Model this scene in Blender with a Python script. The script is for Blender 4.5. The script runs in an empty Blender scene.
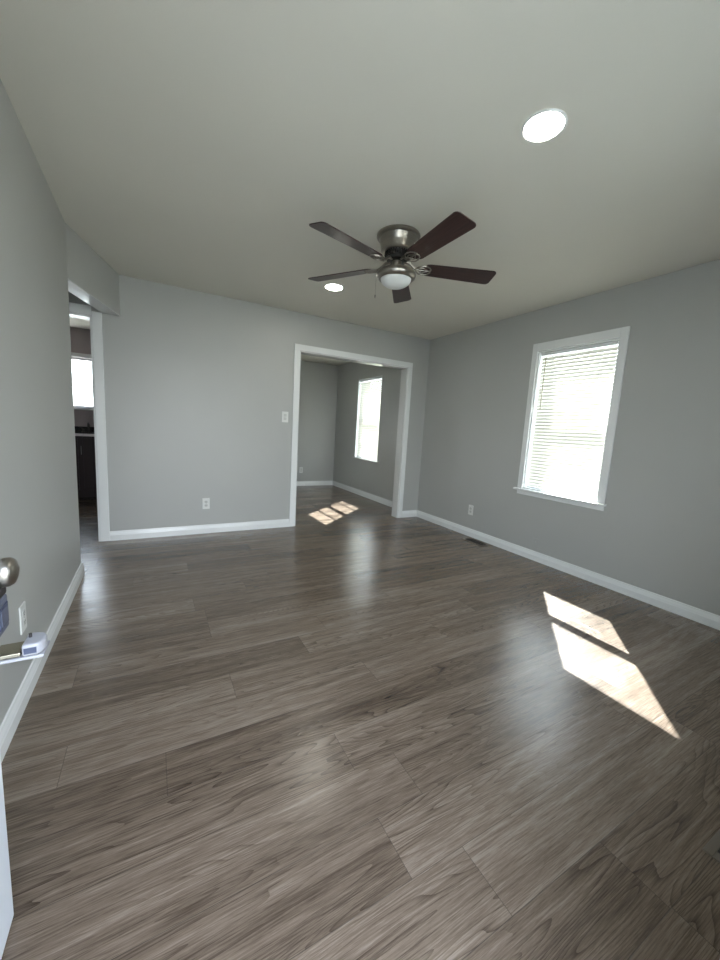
import bpy, bmesh, math, random
from mathutils import Vector, Matrix
random.seed(7)
SC = bpy.context.scene
COL = SC.collection

# ------------------------------------------------------------ camera
R3 = math.radians
def make_camera():
    cd = bpy.data.cameras.new('camera')
    cd.sensor_fit = 'VERTICAL'; cd.sensor_height = 36.0
    cd.lens = 373.52 / 960 * 36.0
    cd.clip_start = 0.02; cd.clip_end = 200
    ob = bpy.data.objects.new('camera', cd); COL.objects.link(ob)
    a, b, c = R3(29.17), R3(-7.734), R3(3.206)
    fw = Vector((math.sin(a)*math.cos(b), math.cos(a)*math.cos(b), math.sin(b)))
    rt = fw.cross(Vector((0, 0, 1))).normalized(); up = rt.cross(fw)
    r2 = rt*math.cos(c) + up*math.sin(c); u2 = -rt*math.sin(c) + up*math.cos(c)
    m = Matrix((r2, u2, -fw)).transposed().to_4x4(); m.translation = (0, 0, 1.194)
    ob.matrix_world = m
    SC.camera = ob
make_camera()

# ------------------------------------------------------------ light and exposure
SC.view_settings.view_transform = 'Standard'
SC.view_settings.look = 'None'
SC.view_settings.gamma = 1.0
SC.view_settings.use_curve_mapping = False
SC.view_settings.exposure = 0.86
SKY = 7.2
SUN = 33.0
W = bpy.data.worlds.new('sky'); SC.world = W; W.use_nodes = True
wn = W.node_tree.nodes; wl = W.node_tree.links
wn.clear()
wo = wn.new('ShaderNodeOutputWorld'); wb = wn.new('ShaderNodeBackground')
tc = wn.new('ShaderNodeTexCoord'); sp = wn.new('ShaderNodeSeparateXYZ'); rp = wn.new('ShaderNodeValToRGB')
wl.new(tc.outputs['Generated'], sp.inputs[0]); wl.new(sp.outputs['Z'], rp.inputs[0])
rp.color_ramp.elements[0].position = 0.0; rp.color_ramp.elements[0].color = (0.92, 0.96, 1, 1)
rp.color_ramp.elements[1].position = 0.8; rp.color_ramp.elements[1].color = (0.62, 0.76, 1.0, 1)
wl.new(rp.outputs[0], wb.inputs[0]); wb.inputs[1].default_value = SKY
wl.new(wb.outputs[0], wo.inputs[0])

sd = bpy.data.lights.new('sun', 'SUN'); sd.energy = SUN; sd.angle = R3(0.55); sd.color = (1.0, 0.99, 0.98)
so = bpy.data.objects.new('sun', sd); COL.objects.link(so)
sdir = Vector((1.0, 0.86, 1.22)).normalized()
so.rotation_euler = sdir.to_track_quat('Z', 'Y').to_euler(); so.location = (8, 8, 9)

def portal(name, loc, normal, w, h):
    d = bpy.data.lights.new(name, 'AREA'); d.shape = 'RECTANGLE'; d.size = w; d.size_y = h
    d.cycles.is_portal = True
    o = bpy.data.objects.new(name, d); COL.objects.link(o)
    o.location = loc; o.rotation_euler = Vector(normal).to_track_quat('-Z', 'Z').to_euler()
portal('portal_main', (3.58, 2.128, 1.35), (-1, 0, 0), 0.8, 1.4)
portal('portal_far', (3.58, 5.765, 1.38), (-1, 0, 0), 0.9, 1.45)
portal('portal_kitchen', (-1.27, 7.30, 1.66), (0, -1, 0), 1.1, 0.8)
portal('portal_front', (1.40, -0.18, 1.42), (0, 1, 0), 1.0, 1.3)
portal('portal_back', (1.40, 7.36, 1.38), (0, -1, 0), 0.55, 1.35)
portal('portal_door', (0.14, -0.18, 1.02), (0, 1, 0), 0.95, 2.05)

# ------------------------------------------------------------ node helpers
def new_mat(name):
    m = bpy.data.materials.new(name); m.use_nodes = True
    nt = m.node_tree
    return m, nt, nt.nodes['Principled BSDF']
def mth(nt, op, a, b=None, c=None):
    n = nt.nodes.new('ShaderNodeMath'); n.operation = op
    for i, v in enumerate((a, b, c)):
        if v is None: continue
        if isinstance(v, (int, float)): n.inputs[i].default_value = v
        else: nt.links.new(v, n.inputs[i])
    return n.outputs[0]
def ramp(nt, fac, stops):
    n = nt.nodes.new('ShaderNodeValToRGB'); nt.links.new(fac, n.inputs[0])
    cr = n.color_ramp
    while len(cr.elements) < len(stops): cr.elements.new(0.5)
    for e, (p, c) in zip(cr.elements, stops):
        e.position = p; e.color = (c[0], c[1], c[2], 1) if len(c) == 3 else c
    return n.outputs[0]
def mixc(nt, fac, a, b, mode='MIX'):
    n = nt.nodes.new('ShaderNodeMix'); n.data_type = 'RGBA'; n.blend_type = mode
    for s, v in ((n.inputs[0], fac), (n.inputs[6], a), (n.inputs[7], b)):
        if isinstance(v, (int, float)): s.default_value = v
        elif isinstance(v, tuple): s.default_value = (v[0], v[1], v[2], 1)
        else: nt.links.new(v, s)
    return n.outputs[2]
def objcoord(nt, scale=(1, 1, 1)):
    t = nt.nodes.new('ShaderNodeTexCoord'); mp = nt.nodes.new('ShaderNodeMapping')
    mp.inputs['Scale'].default_value = scale
    nt.links.new(t.outputs['Object'], mp.inputs[0]); return mp.outputs[0]
def noise(nt, vec, scale, detail=3, rough=0.5, w=None):
    n = nt.nodes.new('ShaderNodeTexNoise')
    n.inputs['Scale'].default_value = scale; n.inputs['Detail'].default_value = detail
    n.inputs['Roughness'].default_value = rough
    if w is not None:
        n.noise_dimensions = '4D'; nt.links.new(w, n.inputs['W'])
    nt.links.new(vec, n.inputs['Vector']); return n.outputs[0]
def bump(nt, bs, h, strength, dist):
    n = nt.nodes.new('ShaderNodeBump'); n.inputs['Strength'].default_value = strength
    n.inputs['Distance'].default_value = dist
    nt.links.new(h, n.inputs['Height']); nt.links.new(n.outputs[0], bs.inputs['Normal'])

def paint(name, col, rough=0.5, var=0.03, bs=0.12, scale=260, spec=0.5):
    m, nt, b = new_mat(name)
    v = objcoord(nt)
    n1 = noise(nt, v, 1.3, 3)
    lo = tuple(c*(1-var) for c in col); hi = tuple(min(1, c*(1+var)) for c in col)
    nt.links.new(ramp(nt, n1, [(0.3, lo), (0.7, hi)]), b.inputs['Base Color'])
    b.inputs['Roughness'].default_value = rough
    b.inputs['Specular IOR Level'].default_value = spec
    bump(nt, b, noise(nt, v, scale, 2), bs, 0.002)
    return m
def metal(name, col, rough=0.3, aniso=0.0):
    m, nt, b = new_mat(name)
    v = objcoord(nt, (1, 1, 60))
    n1 = noise(nt, v, 12, 2)
    nt.links.new(ramp(nt, n1, [(0.3, tuple(c*0.85 for c in col)), (0.7, col)]), b.inputs['Base Color'])
    b.inputs['Metallic'].default_value = 1; b.inputs['Roughness'].default_value = rough
    return m
def plain(name, col, rough=0.4, metallic=0.0, var=0.06, scale=8):
    m, nt, b = new_mat(name)
    n1 = noise(nt, objcoord(nt), scale, 3)
    nt.links.new(ramp(nt, n1, [(0.3, tuple(c*(1-var) for c in col)), (0.7, col)]), b.inputs['Base Color'])
    b.inputs['Roughness'].default_value = rough; b.inputs['Metallic'].default_value = metallic
    return m

M = {}
M['wall'] = paint('wall_paint', (0.45, 0.458, 0.438), 0.42, 0.02)
M['ceiling'] = paint('ceiling_paint', (0.70, 0.68, 0.605), 0.7, 0.02, 0.2, 160)
M['trim'] = paint('trim_paint', (0.82, 0.84, 0.83), 0.22, 0.015, 0.03, 40)
M['gloss_trim'] = paint('gloss_trim_paint', (0.70, 0.71, 0.70), 0.13, 0.01, 0.01, 30)
M['door'] = paint('door_paint', (0.66, 0.70, 0.74), 0.3, 0.015, 0.04, 60)
M['kitchen_wall'] = paint('kitchen_wall_paint', (0.42, 0.37, 0.37), 0.5)
M['vinyl'] = plain('window_vinyl', (0.80, 0.81, 0.82), 0.35)
M['plate'] = plain('wall_plate_plastic', (0.78, 0.79, 0.76), 0.3)
M['socket'] = plain('socket_plastic', (0.62, 0.63, 0.60), 0.35)
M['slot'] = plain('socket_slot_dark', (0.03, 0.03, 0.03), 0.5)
M['nickel'] = metal('brushed_nickel', (0.38, 0.355, 0.315), 0.30)
M['dark_metal'] = plain('motor_black', (0.015, 0.014, 0.013), 0.4)
M['chrome'] = metal('chrome', (0.7, 0.7, 0.7), 0.1)
M['register'] = plain('register_taupe', (0.135, 0.112, 0.088), 0.6)
M['black'] = plain('black_rubber', (0.02, 0.017, 0.018), 0.5)
M['lock_blue'] = plain('lockbox_blue_plastic', (0.085, 0.095, 0.135), 0.35)
M['lock_dark'] = plain('lockbox_dark_blue', (0.04, 0.05, 0.09), 0.35)
M['pale_plastic'] = plain('pale_blue_plastic', (0.30, 0.305, 0.33), 0.3)
M['brass'] = metal('warm_steel', (0.50, 0.46, 0.36), 0.25)
M['cabinet'] = plain('cabinet_cherry', (0.020, 0.005, 0.006), 0.45, 0, 0.4, 3)
M['counter_edge'] = plain('counter_edge_light', (0.85, 0.78, 0.78), 0.4)
M['bronze'] = metal('dark_bronze', (0.07, 0.06, 0.055), 0.3)
M['granite'] = plain('counter_dark_granite', (0.045, 0.042, 0.04), 0.2, 0, 0.6, 60)
M['dirt'] = plain('outside_ground', (0.25, 0.25, 0.22), 0.9)

def glass_mat():
    m = bpy.data.materials.new('window_glass'); m.use_nodes = True; nt = m.node_tree; nt.nodes.clear()
    o = nt.nodes.new('ShaderNodeOutputMaterial'); mx = nt.nodes.new('ShaderNodeMixShader')
    t = nt.nodes.new('ShaderNodeBsdfTransparent'); t.inputs[0].default_value = (0.94, 0.96, 0.95, 1)
    g = nt.nodes.new('ShaderNodeBsdfGlossy'); g.inputs['Roughness'].default_value = 0.02
    mx.inputs[0].default_value = 0.05
    nt.links.new(t.outputs[0], mx.inputs[1]); nt.links.new(g.outputs[0], mx.inputs[2])
    nt.links.new(mx.outputs[0], o.inputs[0]); return m
M['glass'] = glass_mat()
def slat_mat():
    m = bpy.data.materials.new('blind_slat_vinyl'); m.use_nodes = True; nt = m.node_tree; nt.nodes.clear()
    o = nt.nodes.new('ShaderNodeOutputMaterial'); mx = nt.nodes.new('ShaderNodeMixShader')
    d = nt.nodes.new('ShaderNodeBsdfDiffuse'); d.inputs[0].default_value = (0.74, 0.73, 0.67, 1)
    t = nt.nodes.new('ShaderNodeBsdfTranslucent'); t.inputs[0].default_value = (0.88, 0.83, 0.66, 1)
    mx.inputs[0].default_value = 0.06
    nt.links.new(d.outputs[0], mx.inputs[1]); nt.links.new(t.outputs[0], mx.inputs[2]); nt.links.new(mx.outputs[0], o.inputs[0])
    return m
M['slat'] = slat_mat()
def emit_mat(name, col, s):
    m, nt, b = new_mat(name)
    b.inputs['Base Color'].default_value = (0.8, 0.8, 0.8, 1)
    b.inputs['Emission Color'].default_value = (*col, 1); b.inputs['Emission Strength'].default_value = s
    return m
M['led'] = emit_mat('led_diffuser', (1.0, 0.97, 0.86), 48)
def bowl_mat():
    m, nt, b = new_mat('frosted_glass')
    b.inputs['Base Color'].default_value = (0.78, 0.80, 0.78, 1); b.inputs['Roughness'].default_value = 0.35
    b.inputs['Subsurface Weight'].default_value = 0.0
    bump(nt, b, noise(nt, objcoord(nt), 90, 2), 0.05, 0.001)
    return m
M['bowl'] = bowl_mat()
def blade_mat():
    m, nt, b = new_mat('walnut_blade')
    v = objcoord(nt, (2, 40, 40))
    n1 = noise(nt, v, 3, 5, 0.6)
    nt.links.new(ramp(nt, n1, [(0.3, (0.020, 0.010, 0.009)), (0.55, (0.045, 0.020, 0.018)), (0.8, (0.075, 0.036, 0.032))]), b.inputs['Base Color'])
    b.inputs['Roughness'].default_value = 0.33
    bump(nt, b, n1, 0.08, 0.001)
    return m
M['blade'] = blade_mat()

PW, PL, Y0 = 0.178, 1.22, 0.471
def floor_mat():
    m, nt, b = new_mat('vinyl_plank_floor')
    t = nt.nodes.new('ShaderNodeTexCoord'); sx = nt.nodes.new('ShaderNodeSeparateXYZ')
    nt.links.new(t.outputs['Object'], sx.inputs[0])
    X, Y = sx.outputs['X'], sx.outputs['Y']
    yy = mth(nt, 'DIVIDE', mth(nt, 'SUBTRACT', Y, Y0), PW)
    row = mth(nt, 'FLOOR', yy); fy = mth(nt, 'SUBTRACT', yy, row)
    # stagger of the end joints, row by row
    wnz = nt.nodes.new('ShaderNodeTexWhiteNoise'); wnz.noise_dimensions = '1D'
    nt.links.new(mth(nt, 'ADD', row, 0.37), wnz.inputs['W'])
    off = mth(nt, 'MULTIPLY', wnz.outputs['Value'], PL)
    seen = {0: .773, 1: .592, 2: .768, 3: .605, 4: .021+PL, 5: -.29+PL}
    for k, v in seen.items():
        c = mth(nt, 'COMPARE', row, float(k), 0.1)
        off = mth(nt, 'ADD', mth(nt, 'MULTIPLY', off, mth(nt, 'SUBTRACT', 1.0, c)), mth(nt, 'MULTIPLY', c, v))
    xx = mth(nt, 'DIVIDE', mth(nt, 'SUBTRACT', X, off), PL)
    colm = mth(nt, 'FLOOR', xx); fx = mth(nt, 'SUBTRACT', xx, colm)
    cmb = nt.nodes.new('ShaderNodeCombineXYZ')
    nt.links.new(row, cmb.inputs[0]); nt.links.new(colm, cmb.inputs[1])
    w2 = nt.nodes.new('ShaderNodeTexWhiteNoise'); w2.noise_dimensions = '3D'
    nt.links.new(cmb.outputs[0], w2.inputs['Vector'])
    rid = w2.outputs['Value']; seed = mth(nt, 'MULTIPLY', rid, 37.0)
    def gv(sxv, syv):
        c = nt.nodes.new('ShaderNodeCombineXYZ')
        nt.links.new(mth(nt, 'MULTIPLY', X, sxv), c.inputs[0]); nt.links.new(mth(nt, 'MULTIPLY', Y, syv), c.inputs[1])
        return c.outputs[0]
    # growth-ring contours of a stretched noise: cathedral grain and knots
    base = noise(nt, gv(0.50, 6.5), 1.0, 2.0, 0.42, seed)
    wob = noise(nt, gv(2.2, 30), 1.0, 2, 0.45, seed)
    h = mth(nt, 'ADD', mth(nt, 'MULTIPLY', base, 54.0), mth(nt, 'MULTIPLY', wob, 0.9))
    saw = mth(nt, 'FRACT', h)
    ring = mth(nt, 'POWER', saw, 4.0)
    gate = ramp(nt, noise(nt, gv(0.9, 4.0), 1.0, 2, 0.5, mth(nt, 'ADD', seed, 9.0)), [(0.40, (0.12,)*3), (0.62, (1,)*3)])
    ring = mth(nt, 'MULTIPLY', ring, gate)
    fine = noise(nt, gv(9.0, 240), 1.0, 4, 0.75, seed)
    mid = noise(nt, gv(1.6, 26), 1.0, 3, 0.55, seed)
    pores = ramp(nt, noise(nt, gv(10, 420), 1.0, 2, 0.5, seed), [(0.30, (1,)*3), (0.44, (0,)*3)])
    tone = mth(nt, 'ADD', mth(nt, 'MULTIPLY', mid, 0.66), mth(nt, 'MULTIPLY', fine, 0.95))
    tone = mth(nt, 'ADD', tone, mth(nt, 'MULTIPLY', rid, 0.26))
    tone = mth(nt, 'SUBTRACT', mth(nt, 'SUBTRACT', tone, 0.39), mth(nt, 'MULTIPLY', ring, 0.30))
    tone = mth(nt, 'SUBTRACT', tone, mth(nt, 'MULTIPLY', pores, 0.13))
    colr = ramp(nt, tone, [(0.08, (0.036, 0.023, 0.015)), (0.34, (0.096, 0.069, 0.048)), (0.55, (0.168, 0.126, 0.092)), (0.80, (0.27, 0.218, 0.172))])
    # seams
    ey = mth(nt, 'MULTIPLY', mth(nt, 'MINIMUM', fy, mth(nt, 'SUBTRACT', 1.0, fy)), PW)
    ex = mth(nt, 'MULTIPLY', mth(nt, 'MINIMUM', fx, mth(nt, 'SUBTRACT', 1.0, fx)), PL)
    e = mth(nt, 'MINIMUM', ex, ey)
    seam = ramp(nt, mth(nt, 'MULTIPLY', e, 100.0), [(0.04, (0.0,)*3), (0.14, (1.0,)*3)])
    colr = mixc(nt, mth(nt, 'MULTIPLY', mth(nt, 'SUBTRACT', 1.0, seam), 0.6), colr, (0.03, 0.025, 0.02))
    nt.links.new(colr, b.inputs['Base Color'])
    rr = mth(nt, 'ADD', 0.17, mth(nt, 'MULTIPLY', fine, 0.14))
    nt.links.new(rr, b.inputs['Roughness'])
    b.inputs['Specular IOR Level'].default_value = 0.72
    hh = mth(nt, 'ADD', mth(nt, 'ADD', mth(nt, 'MULTIPLY', ring, -0.4), mth(nt, 'MULTIPLY', fine, 0.5)), mth(nt, 'MULTIPLY', seam, 1.0))
    bump(nt, b, hh, 0.22, 0.0015)
    return m
M['floor'] = floor_mat()

# ------------------------------------------------------------ mesh helpers
def box(bm, x0, x1, y0, y1, z0, z1):
    v = [bm.verts.new((x, y, z)) for x in (x0, x1) for y in (y0, y1) for z in (z0, z1)]
    for f in ((0,1,3,2), (4,6,7,5), (0,4,5,1), (2,3,7,6), (0,2,6,4), (1,5,7,3)):
        bm.faces.new([v[i] for i in f])
    return v
def prism(bm, poly, z0, z1, T=None):
    T = T or (lambda x, y, z: (x, y, z))
    n = len(poly)
    a = [bm.verts.new(T(x, y, z0)) for x, y in poly]; b = [bm.verts.new(T(x, y, z1)) for x, y in poly]
    bm.faces.new(a[::-1]); bm.faces.new(b)
    for i in range(n): bm.faces.new((a[i], a[(i+1) % n], b[(i+1) % n], b[i]))
def lathe(bm, prof, cx=0, cy=0, seg=48, axis='z', T=None):
    rings = []
    for r, z in prof:
        if r < 1e-5: rings.append([bm.verts.new((cx, cy, z))])
        else: rings.append([bm.verts.new((cx+r*math.cos(2*math.pi*i/seg), cy+r*math.sin(2*math.pi*i/seg), z)) for i in range(seg)])
    vs = [v for r in rings for v in r]
    for A, B in zip(rings, rings[1:]):
        for i in range(seg):
            j = (i+1) % seg
            if len(A) == 1 and len(B) == 1: break
            if len(A) == 1: bm.faces.new((A[0], B[i], B[j]))
            elif len(B) == 1: bm.faces.new((A[i], A[j], B[0]))
            else: bm.faces.new((A[i], A[j], B[j], B[i]))
    if T is not None:
        for v in vs: v.co = T @ v.co
    return vs
def tube(bm, pts, r, seg=10):
    pts = [Vector(p) for p in pts]; prev = None; ref = Vector((0, 0, 1))
    for i, p in enumerate(pts):
        d = (pts[min(i+1, len(pts)-1)] - pts[max(i-1, 0)]).normalized()
        if abs(d.dot(ref)) > 0.95: ref = Vector((1, 0, 0))
        u = d.cross(ref).normalized(); w = d.cross(u)
        rr = r[i] if isinstance(r, (list, tuple)) else r
        ring = [bm.verts.new(p + (u*math.cos(2*math.pi*k/seg) + w*math.sin(2*math.pi*k/seg))*rr) for k in range(seg)]
        if prev:
            for k in range(seg): bm.faces.new((prev[k], prev[(k+1) % seg], ring[(k+1) % seg], ring[k]))
        else: bm.faces.new(ring[::-1])
        prev = ring
    bm.faces.new(prev)
def extrude_profile(bm, prof, p0, p1, nrm):
    """prof: (out, z) points; runs from p0 to p1 in plan, 'out' along nrm."""
    n = Vector((nrm[0], nrm[1], 0))
    a = [bm.verts.new(Vector((p0[0], p0[1], 0)) + n*o + Vector((0, 0, z))) for o, z in prof]
    b = [bm.verts.new(Vector((p1[0], p1[1], 0)) + n*o + Vector((0, 0, z))) for o, z in prof]
    k = len(prof)
    for i in range(k): bm.faces.new((a[i], a[(i+1) % k], b[(i+1) % k], b[i]))
    bm.faces.new(a[::-1]); bm.faces.new(b)
def B(): return bmesh.new()
def obj(name, bm, mat, parent=None, bevel=0, smooth=False, seg=2, loc=None):
    bmesh.ops.recalc_face_normals(bm, faces=bm.faces)
    me = bpy.data.meshes.new(name); bm.to_mesh(me); bm.free()
    me.materials.append(M[mat] if isinstance(mat, str) else mat)
    o = bpy.data.objects.new(name, me); COL.objects.link(o)
    if loc is not None: o.location = loc
    if smooth:
        for p in me.polygons: p.use_smooth = True
        try: me.set_sharp_from_angle(angle=R3(38))
        except Exception: pass
    if bevel:
        md = o.modifiers.new('bevel', 'BEVEL'); md.width = bevel; md.segments = seg; md.limit_method = 'ANGLE'
    if parent is not None: o.parent = parent
    return o
def struct(name, bm, mat, parent=None, **k):
    o = obj(name, bm, mat, parent, **k)
    if parent is None: o['kind'] = 'structure'
    return o
def empty(name, loc=(0, 0, 0), rz=0):
    o = bpy.data.objects.new(name, None); COL.objects.link(o); o.location = loc; o.rotation_euler = (0, 0, rz)
    o.empty_display_size = 0.05
    return o
def thing(name, label, cat, loc=(0, 0, 0), rz=0, group=None):
    o = empty(name, loc, rz); o['label'] = label; o['category'] = cat
    if group: o['group'] = group
    return o

# ------------------------------------------------------------ dimensions
H = 2.44
XR, XL, YB, YF = 3.30, -0.487, 4.183, 0.10
YE = 3.325            # end of left wall
Y2 = 7.075           # far wall of the rooms behind
TR = 0.25            # thickness of the outer wall

# ------------------------------------------------------------ structure
bm = B(); box(bm, -2.4, 3.56, -0.16, 7.33, -0.12, 0.0); struct('floor', bm, 'floor')
bm = B(); box(bm, -2.4, 3.56, -0.16, 7.33, H, H+0.15); struct('ceiling', bm, 'ceiling')
bm = B(); box(bm, -40, 60, -40, 60, -0.40, -0.30); struct('ground', bm, 'dirt')

W1 = (1.752, 2.49, 0.69, 2.035)      # main window opening y0 y1 z0 z1
W2 = (5.355, 6.175, 0.67, 2.085)
def wall_x(bm, x0, x1, y0, y1, holes):
    y = y0
    for a, b, z0, z1 in sorted(holes):
        box(bm, x0, x1, y, a, 0, H); box(bm, x0, x1, a, b, 0, z0); box(bm, x0, x1, a, b, z1, H); y = b
    box(bm, x0, x1, y, y1, 0, H)
bm = B(); wall_x(bm, XR, XR+TR, -0.15, 7.32, [W1, W2]); struct('wall_right', bm, 'wall')
bm = B(); box(bm, -0.607, XL, YF, YE, 0, H); struct('wall_left', bm, 'wall')
# front wall with the entry doorway the photo is taken from
DX0, DX1 = -0.33, 0.60
bm = B(); box(bm, -2.39, DX0, -0.15, YF, 0, H); box(bm, DX0, DX1, -0.15, YF, 2.05, H); 
FW = (0.92, 1.88, 0.78, 2.06)       # unseen window added behind the camera to brighten the near room
box(bm, DX1, FW[0], -0.15, YF, 0, H); box(bm, FW[0], FW[1], -0.15, YF, 0, FW[2]); box(bm, FW[0], FW[1], -0.15, YF, FW[3], H); box(bm, FW[1], XR, -0.15, YF, 0, H)
struct('wall_front', bm, 'wall')
# back wall: kitchen doorway and wide cased opening
KX0, KX1, KZ = -1.25, -0.455, 2.05
OX0, OX1, OZ = 1.465, 2.965, 2.035
bm = B(); YBB = YB+0.125
box(bm, -2.39, KX0, YB, YBB, 0, H); box(bm, KX0, KX1, YB, YBB, KZ, H); box(bm, KX1, OX0, YB, YBB, 0, H)
box(bm, OX0, OX1, YB, YBB, OZ, H); box(bm, OX1, XR, YB, YBB, 0, H)
struct('wall_back', bm, 'wall')
# diagonal header over the opening at the end of the left wall
HZ = 2.095
bm = B(); prism(bm, [(XL, YE), (-0.244, YB), (-0.375, YB), (-0.607, 3.375), (-0.607, YE)], HZ, H); struct('wall_header', bm, 'wall')
bm = B(); prism(bm, [(XL, YE), (-0.244, YB), (-0.375, YB), (-0.607, 3.375), (-0.607, YE)], HZ-0.008, HZ); struct('trim_header', bm, 'gloss_trim')
# rooms behind
KW = (-1.78, -0.775, 1.285, 2.02)
bm = B()
box(bm, -2.39, KW[0], Y2, Y2+TR, 0, H); box(bm, KW[0], KW[1], Y2, Y2+TR, 0, KW[2]); box(bm, KW[0], KW[1], Y2, Y2+TR, KW[3], H)
box(bm, KW[1], 0.30, Y2, Y2+TR, 0, H)
struct('wall_kitchen', bm, 'kitchen_wall')
BW = (1.15, 1.65, 0.72, 2.04)  # unseen window added to the far room's back wall for extra light
bm = B(); box(bm, 0.42, BW[0], Y2, Y2+TR, 0, H); box(bm, BW[0], BW[1], Y2, Y2+TR, 0, BW[2]); box(bm, BW[0], BW[1], Y2, Y2+TR, BW[3], H); box(bm, BW[1], XR, Y2, Y2+TR, 0, H)
struct('wall_far', bm, 'wall')
bm = B(); box(bm, 0.30, 0.42, YBB, Y2+TR, 0, H); struct('wall_partition', bm, 'wall')
bm = B(); box(bm, -2.39, -2.27, YF, YB, 0, H); struct('wall_hall', bm, 'wall')
bm = B(); box(bm, -2.39, -2.27, YBB, Y2, 0, H); struct('wall_kitchen_side', bm, 'kitchen_wall')

# baseboards
BP = [(0, 0), (0.016, 0), (0.0155, 0.052), (0.0135, 0.058), (0.012, 0.066), (0.0075, 0.080), (0.006, 0.090), (0, 0.092)]
def baseboard(name, runs):
    bm = B()
    for p0, p1, n in runs: extrude_profile(bm, BP, p0, p1, n)
    return struct(name, bm, 'trim')
baseboard('baseboard_left', [((XL, YF), (XL, YE+0.016), (1, 0)), ((XL+0.0, YE), (-0.607, YE), (0, 1))])
baseboard('baseboard_right', [((XR, YF), (XR, YB), (-1, 0))])
baseboard('baseboard_back', [((-0.378, YB), (1.402, YB), (0, -1)), ((3.032, YB), (XR-0.016, YB), (0, -1))])
baseboard('baseboard_front', [((0.68, YF), (XR-0.016, YF), (0, 1))])
baseboard('baseboard_far', [((0.42, Y2), (XR-0.016, Y2), (0, -1))])
baseboard('baseboard_far_right', [((XR, YBB+0.02), (XR, Y2), (-1, 0))])
baseboard('baseboard_kitchen', [((-2.27, Y2), (0.30, Y2), (0, -1))])

# casings
def casing_y(bm, x0, x1, z1, w, y, s, t=0.018):
    """flat stepped casing round an opening in a y wall; s=-1 faces the camera"""
    for a, b in ((x0-w, x0), (x1, x1+w)):
        box(bm, a, b, min(y, y+s*t), max(y, y+s*t), 0, z1)
    box(bm, x0-w, x1+w, min(y, y+s*t), max(y, y+s*t), z1, z1+w)
bm = B(); casing_y(bm, OX0+0.0, OX1, OZ, 0.065, YB, -1); casing_y(bm, OX0, OX1, OZ, 0.065, YBB, 1)
t1 = struct('trim_opening', bm, 'trim', bevel=0.003)
bm = B(); box(bm, OX0, OX0+0.014, YB-0.004, YBB+0.004, 0, OZ); box(bm, OX1-0.014, OX1, YB-0.004, YBB+0.004, 0, OZ)
box(bm, OX0, OX1, YB-0.004, YBB+0.004, OZ-0.014, OZ); struct('opening_jamb', bm, 'gloss_trim', t1)
bm = B(); box(bm, KX1, KX1+0.077, YB-0.018, YB, 0, HZ-0.008); box(bm, KX0-0.077, KX0, YB-0.018, YB, 0, HZ+0.03)
box(bm, KX0, KX1, YB-0.018, YB, KZ, KZ+0.08)
t2 = struct('trim_kitchen', bm, 'trim', bevel=0.004)
bm = B(); box(bm, KX1-0.014, KX1, YB-0.004, YBB+0.004, 0, KZ); box(bm, KX0, KX0+0.014, YB-0.004, YBB+0.004, 0, KZ)
box(bm, KX0, KX1, YB-0.004, YBB+0.004, KZ-0.014, KZ); struct('door_jamb', bm, 'trim', t2)

# ------------------------------------------------------------ windows
def window_x(name, W_, muntins, case, left_w, right_w):
    y0, y1, z0, z1 = W_
    root = empty(name, (XR, (y0+y1)/2, z0)); root['kind'] = 'structure'
    ox, oy, oz = root.location
    def add(n, bm, mat, parent=root, **k):
        for v in bm.verts: v.co -= Vector((ox, oy, oz))
        return obj(n, bm, mat, parent, **k)
    # painted jamb liner
    bm = B(); t = 0.012
    box(bm, XR, XR+TR, y0, y0+t, z0, z1); box(bm, XR, XR+TR, y1-t, y1, z0, z1)
    box(bm, XR, XR+TR, y0+t, y1-t, z1-t, z1); box(bm, XR, XR+TR, y0+t, y1-t, z0, z0+t)
    add('window_jamb', bm, 'trim')
    if case:
        bm = B()
        box(bm, XR-0.018, XR, y1, y1+left_w, z0, z1+0.078); box(bm, XR-0.018, XR, y0-right_w, y0, z0, z1+0.078)
        box(bm, XR-0.018, XR, y0, y1, z1, z1+0.078)
        add('window_casing', bm, 'trim', bevel=0.004)
        bm = B(); box(bm, XR-0.045, XR, y0-right_w-0.015, y1+left_w+0.03, z0-0.022, z0); add('window_sill', bm, 'trim', bevel=0.005)
        bm = B(); box(bm, XR-0.016, XR, y0-right_w, y1+left_w, z0-0.062, z0-0.022); add('apron', bm, 'trim', bevel=0.003)
    else:
        bm = B(); box(bm, XR-0.03, XR, y0-0.09, y1+0.05, z0-0.028, z0); add('window_sill', bm, 'wall', bevel=0.004)
    zm = (z0+z1)/2 + 0.035
    def sash(n, xa, xb, za, zb, fr):
        bm = B(); a, b = y0+t, y1-t
        box(bm, xa, xb, a, a+fr, za, zb); box(bm, xa, xb, b-fr, b, za, zb)
        box(bm, xa, xb, a+fr, b-fr, za, za+fr); box(bm, xa, xb, a+fr, b-fr, zb-fr, zb)
        if muntins: box(bm, xa+0.008, xb-0.008, a+fr, b-fr, (za+zb)/2-0.011, (za+zb)/2+0.011)
        s = add(n, bm, 'vinyl', bevel=0.002)
        bm = B(); box(bm, (xa+xb)/2-0.002, (xa+xb)/2+0.002, a+fr, b-fr, za+fr, zb-fr)
        add('pane', bm, 'glass', s)
    sash('lower_sash', XR+0.145, XR+0.175, z0+t, zm+0.02, 0.026)
    sash('upper_sash', XR+0.18, XR+0.21, zm-0.02, z1-t, 0.026)
    return root
window_x('window_1', W1, False, True, 0.058, 0.062)
window_x('window_2', W2, True, False, 0, 0)
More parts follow.
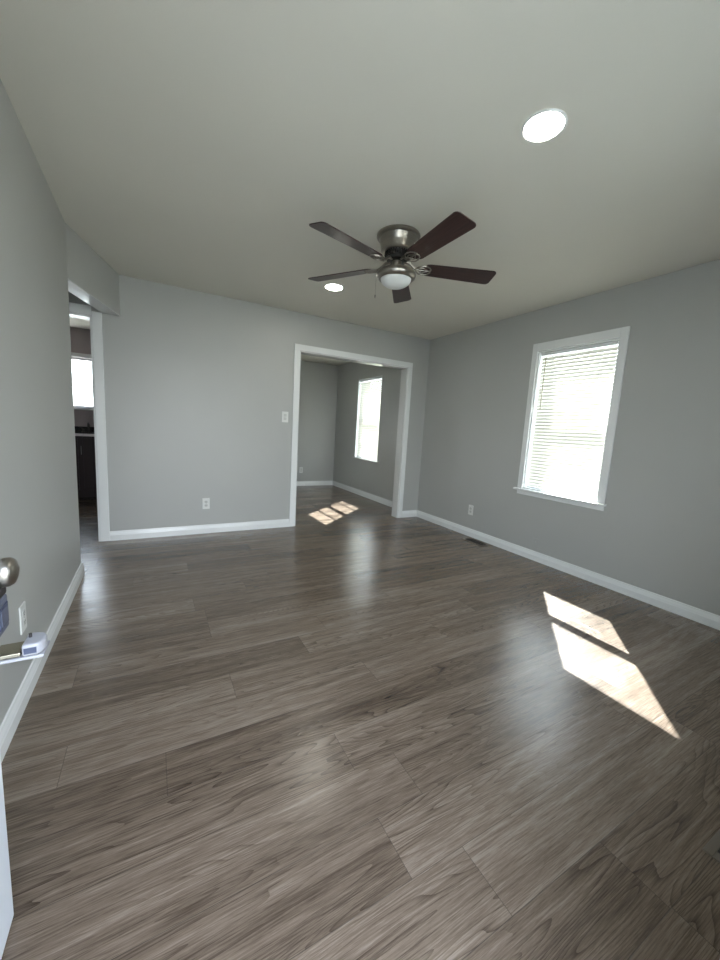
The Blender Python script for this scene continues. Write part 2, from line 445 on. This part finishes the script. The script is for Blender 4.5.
def window_y(name, F, yi, s):
    """unseen double-hung pair added for light, in a y wall; yi the room face, s=+1 when the room lies towards +y"""
    rt_ = empty(name, ((F[0]+F[1])/2, yi, F[2])); rt_['kind'] = 'structure'
    def fadd(n, bm, mat, parent=rt_, **k):
        for v in bm.verts: v.co -= Vector(rt_.location)
        return obj(n, bm, mat, parent, **k)
    def yb(bm, x0, x1, d0, d1, z0, z1):
        a, b = sorted((yi+s*d0, yi+s*d1)); box(bm, x0, x1, a, b, z0, z1)
    bm = B()
    for q in ((F[0]-0.065, F[0], F[2], F[3]+0.065), (F[1], F[1]+0.065, F[2], F[3]+0.065), (F[0], F[1], F[3], F[3]+0.065)): yb(bm, q[0], q[1], 0, 0.018, q[2], q[3])
    fadd('window_casing', bm, 'trim', bevel=0.003)
    bm = B(); yb(bm, F[0]-0.08, F[1]+0.08, 0, 0.05, F[2]-0.03, F[2]); fadd('window_sill', bm, 'trim', bevel=0.004)
    bm = B(); xm_ = (F[0]+F[1])/2
    for x0, x1 in ((F[0], xm_), (xm_, F[1])):
        for q in ((x0, x0+0.035, F[2], F[3]), (x1-0.035, x1, F[2], F[3]), (x0+0.035, x1-0.035, F[2], F[2]+0.04), (x0+0.035, x1-0.035, 1.40, 1.44), (x0+0.035, x1-0.035, F[3]-0.04, F[3])):
            yb(bm, q[0], q[1], -0.20, -0.16, q[2], q[3])
    f4 = fadd('window_frame', bm, 'vinyl')
    bm = B(); yb(bm, F[0]+0.035, F[1]-0.035, -0.182, -0.178, F[2]+0.04, F[3]-0.04); fadd('pane', bm, 'glass', f4)
window_y('window_added_front', FW, YF, 1)
window_y('window_added_far', BW, Y2, -1)
# kitchen window
r3 = empty('window_3', ((KW[0]+KW[1])/2, Y2, KW[2])); r3['kind'] = 'structure'
def kadd(n, bm, mat, parent=r3, **k):
    for v in bm.verts: v.co -= Vector(r3.location)
    return obj(n, bm, mat, parent, **k)
a, b_, c_, d_ = KW
bm = B(); box(bm, a-0.06, a, Y2-0.018, Y2, c_-0.03, d_+0.06); box(bm, b_, b_+0.035, Y2-0.018, Y2, c_-0.03, d_+0.06)
box(bm, a, b_, Y2-0.018, Y2, d_, d_+0.06); kadd('window_casing', bm, 'trim', bevel=0.003)
bm = B(); box(bm, a-0.08, b_+0.05, Y2-0.05, Y2, c_-0.035, c_); kadd('window_sill', bm, 'trim', bevel=0.004)
bm = B(); m_ = (a+b_)/2
for x0, x1 in ((a, m_), (m_, b_)):
    for q in ((x0, x0+0.03, c_, d_), (x1-0.03, x1, c_, d_)): box(bm, q[0], q[1], Y2+0.08, Y2+0.12, q[2], q[3])
    for q in ((c_, c_+0.03), (1.60, 1.618), (d_-0.03, d_)): box(bm, x0+0.03, x1-0.03, Y2+0.08, Y2+0.12, q[0], q[1])
s3 = kadd('window_frame', bm, 'vinyl')
bm = B(); box(bm, a+0.03, b_-0.03, Y2+0.098, Y2+0.102, c_+0.03, d_-0.03); kadd('pane', bm, 'glass', s3)

# ------------------------------------------------------------ blinds
def blind(label, W_, gap_r, gap_l, tilt, wand, group=None):
    y0, y1, z0, z1 = W_
    xc = XR+0.038
    t = thing('window_blind', label, 'blind', (xc, (y0+y1)/2, z1-0.012))
    org = Vector(t.location)
    ya, yb = y0+0.012+gap_r, y1-0.012-gap_l
    def add(n, bm, mat, parent=t, **k):
        for v in bm.verts: v.co -= org
        return obj(n, bm, mat, parent, **k)
    bm = B(); box(bm, xc-0.014, xc+0.014, ya, yb, z1-0.040, z1-0.013); add('headrail', bm, 'vinyl', bevel=0.002)
    bm = B(); box(bm, xc-0.011, xc+0.011, ya, yb, z0+0.014, z0+0.028); add('bottom_rail', bm, 'vinyl', bevel=0.002)
    bm = B(); w = 0.036; pitch = 0.0315; n = int((z1-0.05-(z0+0.056))/pitch)
    ca, sa = math.cos(R3(tilt)), math.sin(R3(tilt))
    for i in range(n+1):
        zc = z0+0.046+i*pitch
        rows = []
        for k in range(5):
            s = (k/4-0.5)*w; crown = 0.0026*(1-(2*s/w)**2)
            x = xc + s*ca - crown*sa; z = zc + s*sa + crown*ca     # outer edge up, crown up
            rows.append((bm.verts.new((x, ya, z)), bm.verts.new((x, yb, z))))
        for p, q in zip(rows, rows[1:]): bm.faces.new((p[0], p[1], q[1], q[0]))
    sl = add('slats', bm, 'slat', smooth=True)
    bm = B()
    for yy in (ya+0.12, (ya+yb)/2, yb-0.12):
        for dx in (-0.0125, 0.0125): box(bm, xc+dx-0.0006, xc+dx+0.0006, yy-0.0006, yy+0.0006, z0+0.02, z1-0.03)
    add('ladder_cord', bm, 'vinyl')
    if wand:
        bm = B(); tube(bm, [(xc-0.022, yb-0.055, z1-0.045), (xc-0.024, yb-0.056, z1-0.30), (xc-0.026, yb-0.058, z1-0.55)], 0.0035, 8)
        add('tilt_wand', bm, plain('wand_amber', (0.45, 0.40, 0.28), 0.2), smooth=True)
    return t
blind('cream mini blind with tilt wand in the white-cased window of the near room', W1, 0.018, 0.008, 66, True)
blind('white mini blind in the uncased window of the far room beyond the wide opening', W2, 0.035, 0.008, 66, False)

# ------------------------------------------------------------ entry door
DF = -0.307
d = empty('door_1', (DF-0.0225, 0.10, 0.0)); d['kind'] = 'structure'
org = Vector(d.location)
def dadd(n, bm, mat, parent=d, **k):
    for v in bm.verts: v.co -= org
    return obj(n, bm, mat, parent, **k)
bm = B(); box(bm, DF-0.045, DF, 0.105, 1.01, 0.012, 2.03); dadd('door_leaf', bm, 'door', bevel=0.002)
bm = B()
for z0, z1 in ((0.22, 0.80), (1.02, 1.88)):
    for y0, y1 in ((0.22, 0.51), (0.60, 0.88)):
        for q in ((y0, y1, z0, z0+0.02), (y0, y1, z1-0.02, z1), (y0, y0+0.02, z0+0.02, z1-0.02), (y1-0.02, y1, z0+0.02, z1-0.02)):
            box(bm, DF-0.001, DF+0.006, *q)
dadd('panel_moulding', bm, 'door', bevel=0.002)
KY, KZc = 0.945, 0.877
Tk = Matrix.Translation((DF, KY, KZc)) @ Matrix.Rotation(R3(90), 4, 'Y')
bm = B(); lathe(bm, [(0, -0.002), (0.033, -0.002), (0.033, 0.004), (0.028, 0.008), (0.014, 0.010), (0.012, 0.026), (0.016, 0.032), (0.025, 0.037), (0.0285, 0.045), (0.0287, 0.055), (0.024, 0.062), (0.012, 0.0665), (0, 0.067)], seg=32, T=Tk)
dadd('door_knob', bm, 'nickel', smooth=True)
bm = B(); box(bm, DF-0.038, DF-0.007, 1.008, 1.0115, KZc-0.028, KZc+0.028); dadd('latch_plate', bm, 'nickel')
for z in (0.25, 1.0, 1.8):
    bm = B(); lathe(bm, [(0, z-0.045), (0.006, z-0.045), (0.006, z+0.045), (0, z+0.045)], DF+0.004, 0.102, 12); dadd('hinge', bm, 'nickel', smooth=True)

# lockbox hanging from the knob
lb = thing('lockbox', 'blue-grey and black lockbox hanging from the round door knob at the left edge', 'lockbox', (DF+0.03, KY, 0.70))
org2 = Vector(lb.location)
def ladd(n, bm, mat, parent=lb, **k):
    for v in bm.verts: v.co -= org2
    return obj(n, bm, mat, parent, **k)
bm = B(); pts = []
for i in range(13):
    a = math.pi*i/12; pts.append((DF+0.021, KY+0.0215*math.cos(a), 0.872+0.0195*math.sin(a)))
pts = [(DF+0.023, KY+0.0215, 0.80)] + pts + [(DF+0.023, KY-0.0215, 0.80)]
tube(bm, pts, 0.0048, 10); ladd('shackle', bm, 'black', smooth=True)
bm = B(); box(bm, DF+0.006, DF+0.040, KY-0.033, KY+0.033, 0.822, 0.846); ladd('shackle_housing', bm, 'black', bevel=0.006, seg=3)
bm = B(); box(bm, DF+0.004, DF+0.040, KY-0.034, KY+0.034, 0.750, 0.823); body = ladd('body', bm, 'lock_blue', bevel=0.006, seg=3)
bm = B(); box(bm, DF+0.0395, DF+0.042, KY-0.024, KY+0.024, 0.765, 0.808); ladd('front_panel', bm, 'lock_dark', body, bevel=0.001)
bm = B(); box(bm, DF+0.0415, DF+0.043, KY-0.018, KY+0.018, 0.771, 0.802); ladd('display', bm, 'lock_blue', body)
bm = B(); box(bm, DF+0.004, DF+0.105, KY-0.030, KY+0.026, 0.700, 0.706); box(bm, DF+0.004, DF+0.009, KY-0.030, KY+0.026, 0.700, 0.748)
ladd('key_tray', bm, 'pale_plastic', bevel=0.0015)
bm = B(); box(bm, DF+0.026, DF+0.068, KY-0.027, KY+0.022, 0.707, 0.716); ladd('key_plate', bm, 'brass', bevel=0.002)
bm = B(); prism(bm, [(DF+0.070, KY-0.029), (DF+0.094, KY-0.029), (DF+0.102, KY-0.022), (DF+0.105, KY-0.010), (DF+0.105, KY+0.008), (DF+0.098, KY+0.020), (DF+0.086, KY+0.025), (DF+0.070, KY+0.025)], 0.7062, 0.731)
cap = ladd('tray_cap', bm, 'pale_plastic', bevel=0.006, seg=4)
bm = B(); box(bm, DF+0.074, DF+0.094, KY-0.030, KY-0.0285, 0.712, 0.724); ladd('latch_slot', bm, 'lock_dark', cap)
bm = B(); tube(bm, [(DF+0.078, KY+0.004, 0.730), (DF+0.078, KY+0.004, 0.739)], 0.0028, 10); ladd('release_pin', bm, 'black', cap)

# ------------------------------------------------------------ ceiling fan
FX, FY = 1.405, 2.188
FS = 1.0485          # 52 inch fan; profiles below are drawn for a 50 inch one
def FZ(z): return 1.194+(z-1.194)*FS
fan = thing('ceiling_fan', 'brushed nickel flush-mount ceiling fan with five dark walnut blades and a bowl light', 'ceiling fan', (FX, FY, H))
def L(prof, seg=56, **k):
    bm = B(); lathe(bm, [(r*FS, FZ(z)-H) for r, z in prof], seg=seg); return bm
obj('motor_housing', L([(0, 2.3818), (0.131, 2.3818), (0.1335, 2.378), (0.1335, 2.368), (0.129, 2.3655), (0.129, 2.362), (0.119, 2.3605), (0.1175, 2.358), (0.1155, 2.355), (0.115, 2.347), (0.113, 2.344), (0.1125, 2.337), (0.110, 2.334), (0.107, 2.318), (0.103, 2.290), (0.094, 2.282), (0, 2.282)]), 'nickel', fan, smooth=True)
bm = L([(0, 2.283), (0.066, 2.283), (0.066, 2.258), (0.060, 2.250), (0, 2.250)])
for k in range(28):
    a = 2*math.pi*k/28; ca, sa = math.cos(a), math.sin(a)
    prism(bm, [(0.066*ca-0.003*sa, 0.066*sa+0.003*ca), (0.082*ca-0.003*sa, 0.082*sa+0.003*ca), (0.082*ca+0.003*sa, 0.082*sa-0.003*ca), (0.066*ca+0.003*sa, 0.066*sa-0.003*ca)], FZ(2.258)-H, FZ(2.2822)-H)
obj('motor_vent', bm, 'dark_metal', fan)
obj('flywheel', L([(0, 2.252), (0.062, 2.252), (0.064, 2.246), (0.064, 2.236), (0.058, 2.232), (0, 2.232)]), 'dark_metal', fan, smooth=True)
kit = obj('light_fitter', L([(0, 2.234), (0.030, 2.234), (0.028, 2.215), (0.030, 2.200), (0.042, 2.190), (0.066, 2.184), (0.098, 2.178), (0.114, 2.170), (0.122, 2.158), (0.122, 2.146), (0.116, 2.134), (0.106, 2.126), (0.100, 2.124), (0.096, 2.127), (0.096, 2.150), (0, 2.155)]), 'nickel', fan, smooth=True)
prof = [(0.0955*math.cos(R3(q)), 2.131-0.053*math.sin(R3(q))) for q in range(0, 91, 6)]; prof[-1] = (0, 2.079)
obj('glass_bowl', L([(0, 2.145), (0.0955, 2.145)] + prof), 'bowl', fan, smooth=True)
bm = B()
cx, cy = -0.130*math.cos(R3(25)), 0.130*math.sin(R3(25))
for k in range(26):
    z = FZ(2.146)-H-0.0046*k
    lathe(bm, [(0, z+0.0018), (0.0018, z), (0, z-0.0018)], cx, cy, 6)
tube(bm, [(cx, cy, FZ(2.146)-H), (cx, cy, FZ(2.030)-H)], 0.0006, 5)
ch = obj('pull_chain', bm, 'nickel', fan)
bm = B(); lathe(bm, [(0, FZ(2.032)-H), (0.004, FZ(2.028)-H), (0.005, FZ(2.015)-H), (0, FZ(2.008)-H)], cx, cy, 10); obj('chain_pull', bm, 'nickel', ch, smooth=True)
def blade_outline(r0, r1, w0, w1):
    pts = []
    # root rounded, tip with rounded corners
    for q in range(0, 181, 20):
        a = R3(90+q); pts.append((r0+0.05+0.05*math.cos(a), w0/2*math.sin(a)))
    cr = 0.028
    for q in range(-90, 1, 15): pts.append((r1-cr+cr*math.cos(R3(q)), -w1/2+cr+cr*math.sin(R3(q))))
    for q in range(0, 91, 15): pts.append((r1-cr+cr*math.cos(R3(q)), w1/2-cr+cr*math.sin(R3(q))))
    return pts
ZB = 2.205
def blade_meshes():
    bm = B(); prism(bm, blade_outline(0.165, 0.665, 0.116, 0.145), -0.0028, 0.0028)
    pitch = Matrix.Rotation(R3(-12), 4, 'X')
    for v in bm.verts: v.co = pitch @ v.co
    ob = obj('blade', bm, 'blade', fan, bevel=0.0015)
    # blade iron: arm rising to the flywheel and a looped plate under the blade root
    bm = B()
    tube(bm, [(0.048, 0, 0.034), (0.080, 0, 0.030), (0.105, 0, 0.012), (0.130, 0, -0.004), (0.165, 0, -0.007)], [0.010, 0.009, 0.008, 0.009, 0.006], 10)
    def P(x, y): v = pitch @ Vector((x, y, -0.0062)); return v
    for s in (-1, 1):
        tube(bm, [P(0.125, s*0.004), P(0.138, s*0.026), P(0.160, s*0.042), P(0.188, s*0.044), P(0.214, s*0.034), P(0.228, s*0.016), P(0.222, 0.0)], 0.0042, 8)
        tube(bm, [P(0.222, 0), P(0.196, s*0.012), P(0.178, s*0.024), P(0.160, s*0.020), P(0.150, 0)], 0.0032, 8)
    tube(bm, [P(0.150, 0), P(0.225, 0)], 0.0036, 8)
    for q in ((0.188, 0.040), (0.188, -0.040), (0.226, 0)):
        c = P(*q); lathe(bm, [(0, c.z-0.004), (0.006, c.z-0.003), (0.007, c.z+0.004), (0, c.z+0.004)], c.x, c.y, 12)
    ir = obj('blade_iron', bm, 'nickel', fan, smooth=True)
    return ob, ir
b0, i0 = blade_meshes()
for k in range(5):
    if k == 0: bb, ii = b0, i0
    else:
        bb, ii = b0.copy(), i0.copy(); COL.objects.link(bb); COL.objects.link(ii); bb.parent = fan; ii.parent = fan
    for o in (bb, ii):
        o.location = (0, 0, FZ(ZB)-H); o.rotation_euler = (0, 0, R3(195.5+72*k))

# ------------------------------------------------------------ recessed ceiling lights
def downlight(x, y, label):
    t = thing('recessed_light', label, 'ceiling light', (x, y, H), 0, 'recessed ceiling lights')
    bm = B(); lathe(bm, [(0.074, -0.0005), (0.084, -0.0005), (0.084, -0.003), (0.080, -0.006), (0.074, -0.005), (0.074, -0.0005)], seg=48); obj('trim_ring', bm, 'vinyl', t, smooth=True)
    bm = B(); lathe(bm, [(0, -0.001), (0.0735, -0.001), (0.0735, -0.005), (0.060, -0.007), (0, -0.0075)], seg=48); obj('diffuser', bm, 'led', t, smooth=True)
downlight(1.395, 1.149, 'lit round recessed ceiling light nearer the camera, above the right side of the room')
downlight(1.439, 3.253, 'lit round recessed ceiling light beyond the fan, toward the back wall')

# ------------------------------------------------------------ wall plates
def face_T(x, y, z, nrm):
    n = Vector(nrm); side = Vector((0, 0, 1)).cross(n)
    return Matrix((side, Vector((0, 0, 1)), n)).transposed().to_4x4()
def outlet(label, x, y, z, nrm, mat='plate', name='wall_outlet'):
    t = thing(name, label, 'outlet', (x, y, z)); t.rotation_euler = face_T(x, y, z, nrm).to_euler()
    bm = B(); box(bm, -0.036, 0.036, -0.0585, 0.0585, 0.0, 0.006); obj('cover_plate', bm, mat, t, bevel=0.0025)
    for s in (-1, 1):
        bm = B(); prism(bm, [(0.017*math.cos(R3(q)), s*0.0195+max(-0.0135, min(0.0135, 0.017*math.sin(R3(q))))) for q in range(0, 360, 20)], 0.0055, 0.0078)
        so_ = obj('receptacle', bm, 'socket', t)
        bm = B()
        box(bm, -0.0075, -0.0052, s*0.0195-0.001, s*0.0195+0.0065, 0.0072, 0.0083); box(bm, 0.0052, 0.0075, s*0.0195-0.001, s*0.0195+0.0065, 0.0072, 0.0083)
        box(bm, -0.002, 0.002, s*0.0195-0.009, s*0.0195-0.005, 0.0072, 0.0083)
        obj('slots', bm, 'slot', so_)
    bm = B(); lathe(bm, [(0, 0.0075), (0.003, 0.007), (0.0035, 0.0055), (0, 0.0055)], seg=10); obj('screw', bm, 'nickel', t)
    return t
outlet('white duplex outlet low on the back wall, left of the wide opening', 0.480, YB, 0.322, (0, -1, 0))
outlet('white duplex outlet low on the right window wall near the back corner', XR, 3.163, 0.315, (-1, 0, 0))
outlet('white duplex outlet low on the far room back wall, seen through the wide opening', 2.584, Y2, 0.319, (0, -1, 0))
outlet('white duplex outlet low on the left wall behind the open entry door', XL, 1.925, 0.345, (1, 0, 0))
t = thing('light_switch', 'white two-gang-tall light switch plate left of the wide opening casing', 'light switch', (1.315, YB, 1.284)); t.rotation_euler = face_T(0, 0, 0, (0, -1, 0)).to_euler()
t['label'] = 'white light switch plate on the back wall, left of the wide opening'
bm = B(); box(bm, -0.037, 0.037, -0.06, 0.06, 0, 0.006); obj('cover_plate', bm, 'plate', t, bevel=0.0025)
for s in (-1, 1):
    bm = B(); box(bm, -0.016, 0.016, s*0.019-0.0155, s*0.019+0.0155, 0.0055, 0.0085)
    v = obj('rocker', bm, 'socket', t, bevel=0.001)
# painted-over cable plate on right wall
t = thing('blank_plate', 'grey painted-over blank plate low on the right wall under the window', 'wall plate', (XR, 2.274, 0.186)); t.rotation_euler = face_T(0, 0, 0, (-1, 0, 0)).to_euler()
bm = B(); box(bm, -0.035, 0.035, -0.035, 0.035, 0, 0.004); obj('cover_plate', bm, 'wall', t, bevel=0.002)
bm = B(); lathe(bm, [(0, 0.012), (0.004, 0.012), (0.005, 0.004), (0, 0.004)], seg=12); obj('cable_jack', bm, 'wall', t)

# ------------------------------------------------------------ floor registers
def register(label, cx, cy, rz):
    t = thing('floor_register', label, 'floor vent', (cx, cy, 0), rz, 'taupe floor registers')
    L_, W_ = 0.15, 0.07
    bm = B()
    for q in ((-L_, L_, -W_, -W_+0.024), (-L_, L_, W_-0.024, W_), (-L_, -L_+0.03, -W_+0.024, W_-0.024), (L_-0.03, L_, -W_+0.024, W_-0.024), (-L_+0.03, L_-0.03, -0.003, 0.003)):
        box(bm, q[0], q[1], q[2], q[3], 0.0005, 0.006)
    obj('frame', bm, 'register', t, bevel=0.002)
    bm = B()
    for k in range(1, 20):
        x = -L_+0.03+k*0.012; box(bm, x-0.0022, x+0.0022, -W_+0.024, W_-0.024, 0.001, 0.0045)
    obj('louvres', bm, 'dark_metal', t)
    bm = B(); box(bm, -L_+0.02, L_-0.02, -W_+0.02, W_-0.02, 0.0002, 0.0012); obj('duct_shadow_pan', bm, 'slot', t).name = 'duct_shade_pan'  # dark pan standing in for the shade inside the duct
register('taupe floor register near the camera at the right edge of the photo', 1.573, 0.247, 0)
register('taupe floor register by the right wall near the back corner', 3.185, 2.93, R3(90))

# ------------------------------------------------------------ kitchen
CF = 6.45
def base_cabinet(x0, x1, label):
    t = thing('base_cabinet', label, 'cabinet', (x0, CF+0.3, 0)); o_ = Vector(t.location)
    def add(n, bm, mat, parent=t, **k):
        for v in bm.verts: v.co -= o_
        return obj(n, bm, mat, parent, **k)
    bm = B(); box(bm, x0, x1, CF+0.02, Y2-0.02, 0.10, 0.88); box(bm, x0, x1, CF+0.08, Y2-0.02, 0.0, 0.10); add('body', bm, 'cabinet')
    xm = (x0+x1)/2
    for a, b, hx in ((x0+0.01, xm-0.003, xm-0.04), (xm+0.003, x1-0.01, xm+0.04)):
        bm = B()
        box(bm, a, b, CF+0.006, CF+0.02, 0.12, 0.86)
        for q in ((a, a+0.055, 0.12, 0.86), (b-0.055, b, 0.12, 0.86), (a+0.055, b-0.055, 0.12, 0.175), (a+0.055, b-0.055, 0.805, 0.86)):
            box(bm, q[0], q[1], CF, CF+0.006, q[2], q[3])
        dd = add('door', bm, 'cabinet', bevel=0.001)
        bm = B(); tube(bm, [(hx, CF, 0.62), (hx, CF-0.028, 0.63), (hx, CF-0.028, 0.75), (hx, CF, 0.76)], 0.005, 8); add('handle', bm, 'chrome', dd, smooth=True)
base_cabinet(-1.42, -0.42, 'dark cherry sink base cabinet under the kitchen window')
ct = thing('countertop', 'dark kitchen countertop with a pale front edge over the cherry cabinet', 'countertop', (-0.87, CF-0.02, 0.88)); o_ = Vector(ct.location)
bm = B(); box(bm, -1.44, -0.40, CF-0.015, Y2-0.002, 0.881, 0.915); [setattr(v, 'co', v.co-o_) for v in bm.verts]; obj('slab', bm, 'granite', ct)
bm = B(); box(bm, -1.44, -0.40, CF-0.025, CF-0.0152, 0.884, 0.92); [setattr(v, 'co', v.co-o_) for v in bm.verts]; obj('edge_strip', bm, 'counter_edge', ct, bevel=0.002)
bm = B(); box(bm, -1.44, -0.40, Y2-0.02, Y2-0.002, 0.915, 1.0); [setattr(v, 'co', v.co-o_) for v in bm.verts]; obj('backsplash', bm, 'granite', ct)
fc = thing('kitchen_faucet', 'dark two-handle kitchen faucet on the countertop below the window', 'faucet', (-0.84, 6.93, 0.9155))
bm = B(); box(bm, -0.10, 0.10, -0.022, 0.022, 0.0, 0.012); obj('base', bm, 'bronze', fc, bevel=0.005)
bm = B(); pts = [(0, 0, 0.01), (0, 0, 0.09)] + [(0, -0.06+0.06*math.cos(R3(q)), 0.09+0.06*math.sin(R3(q))) for q in range(20, 181, 20)] + [(0, -0.12, 0.07)]
tube(bm, pts, 0.008, 10); obj('spout', bm, 'bronze', fc, smooth=True)
for s in (-1, 1):
    bm = B(); tube(bm, [(s*0.075, 0, 0.01), (s*0.075, 0, 0.05), (s*0.10, -0.01, 0.075), (s*0.13, -0.02, 0.085)], [0.012, 0.010, 0.007, 0.006], 10); obj('handle', bm, 'bronze', fc, smooth=True)
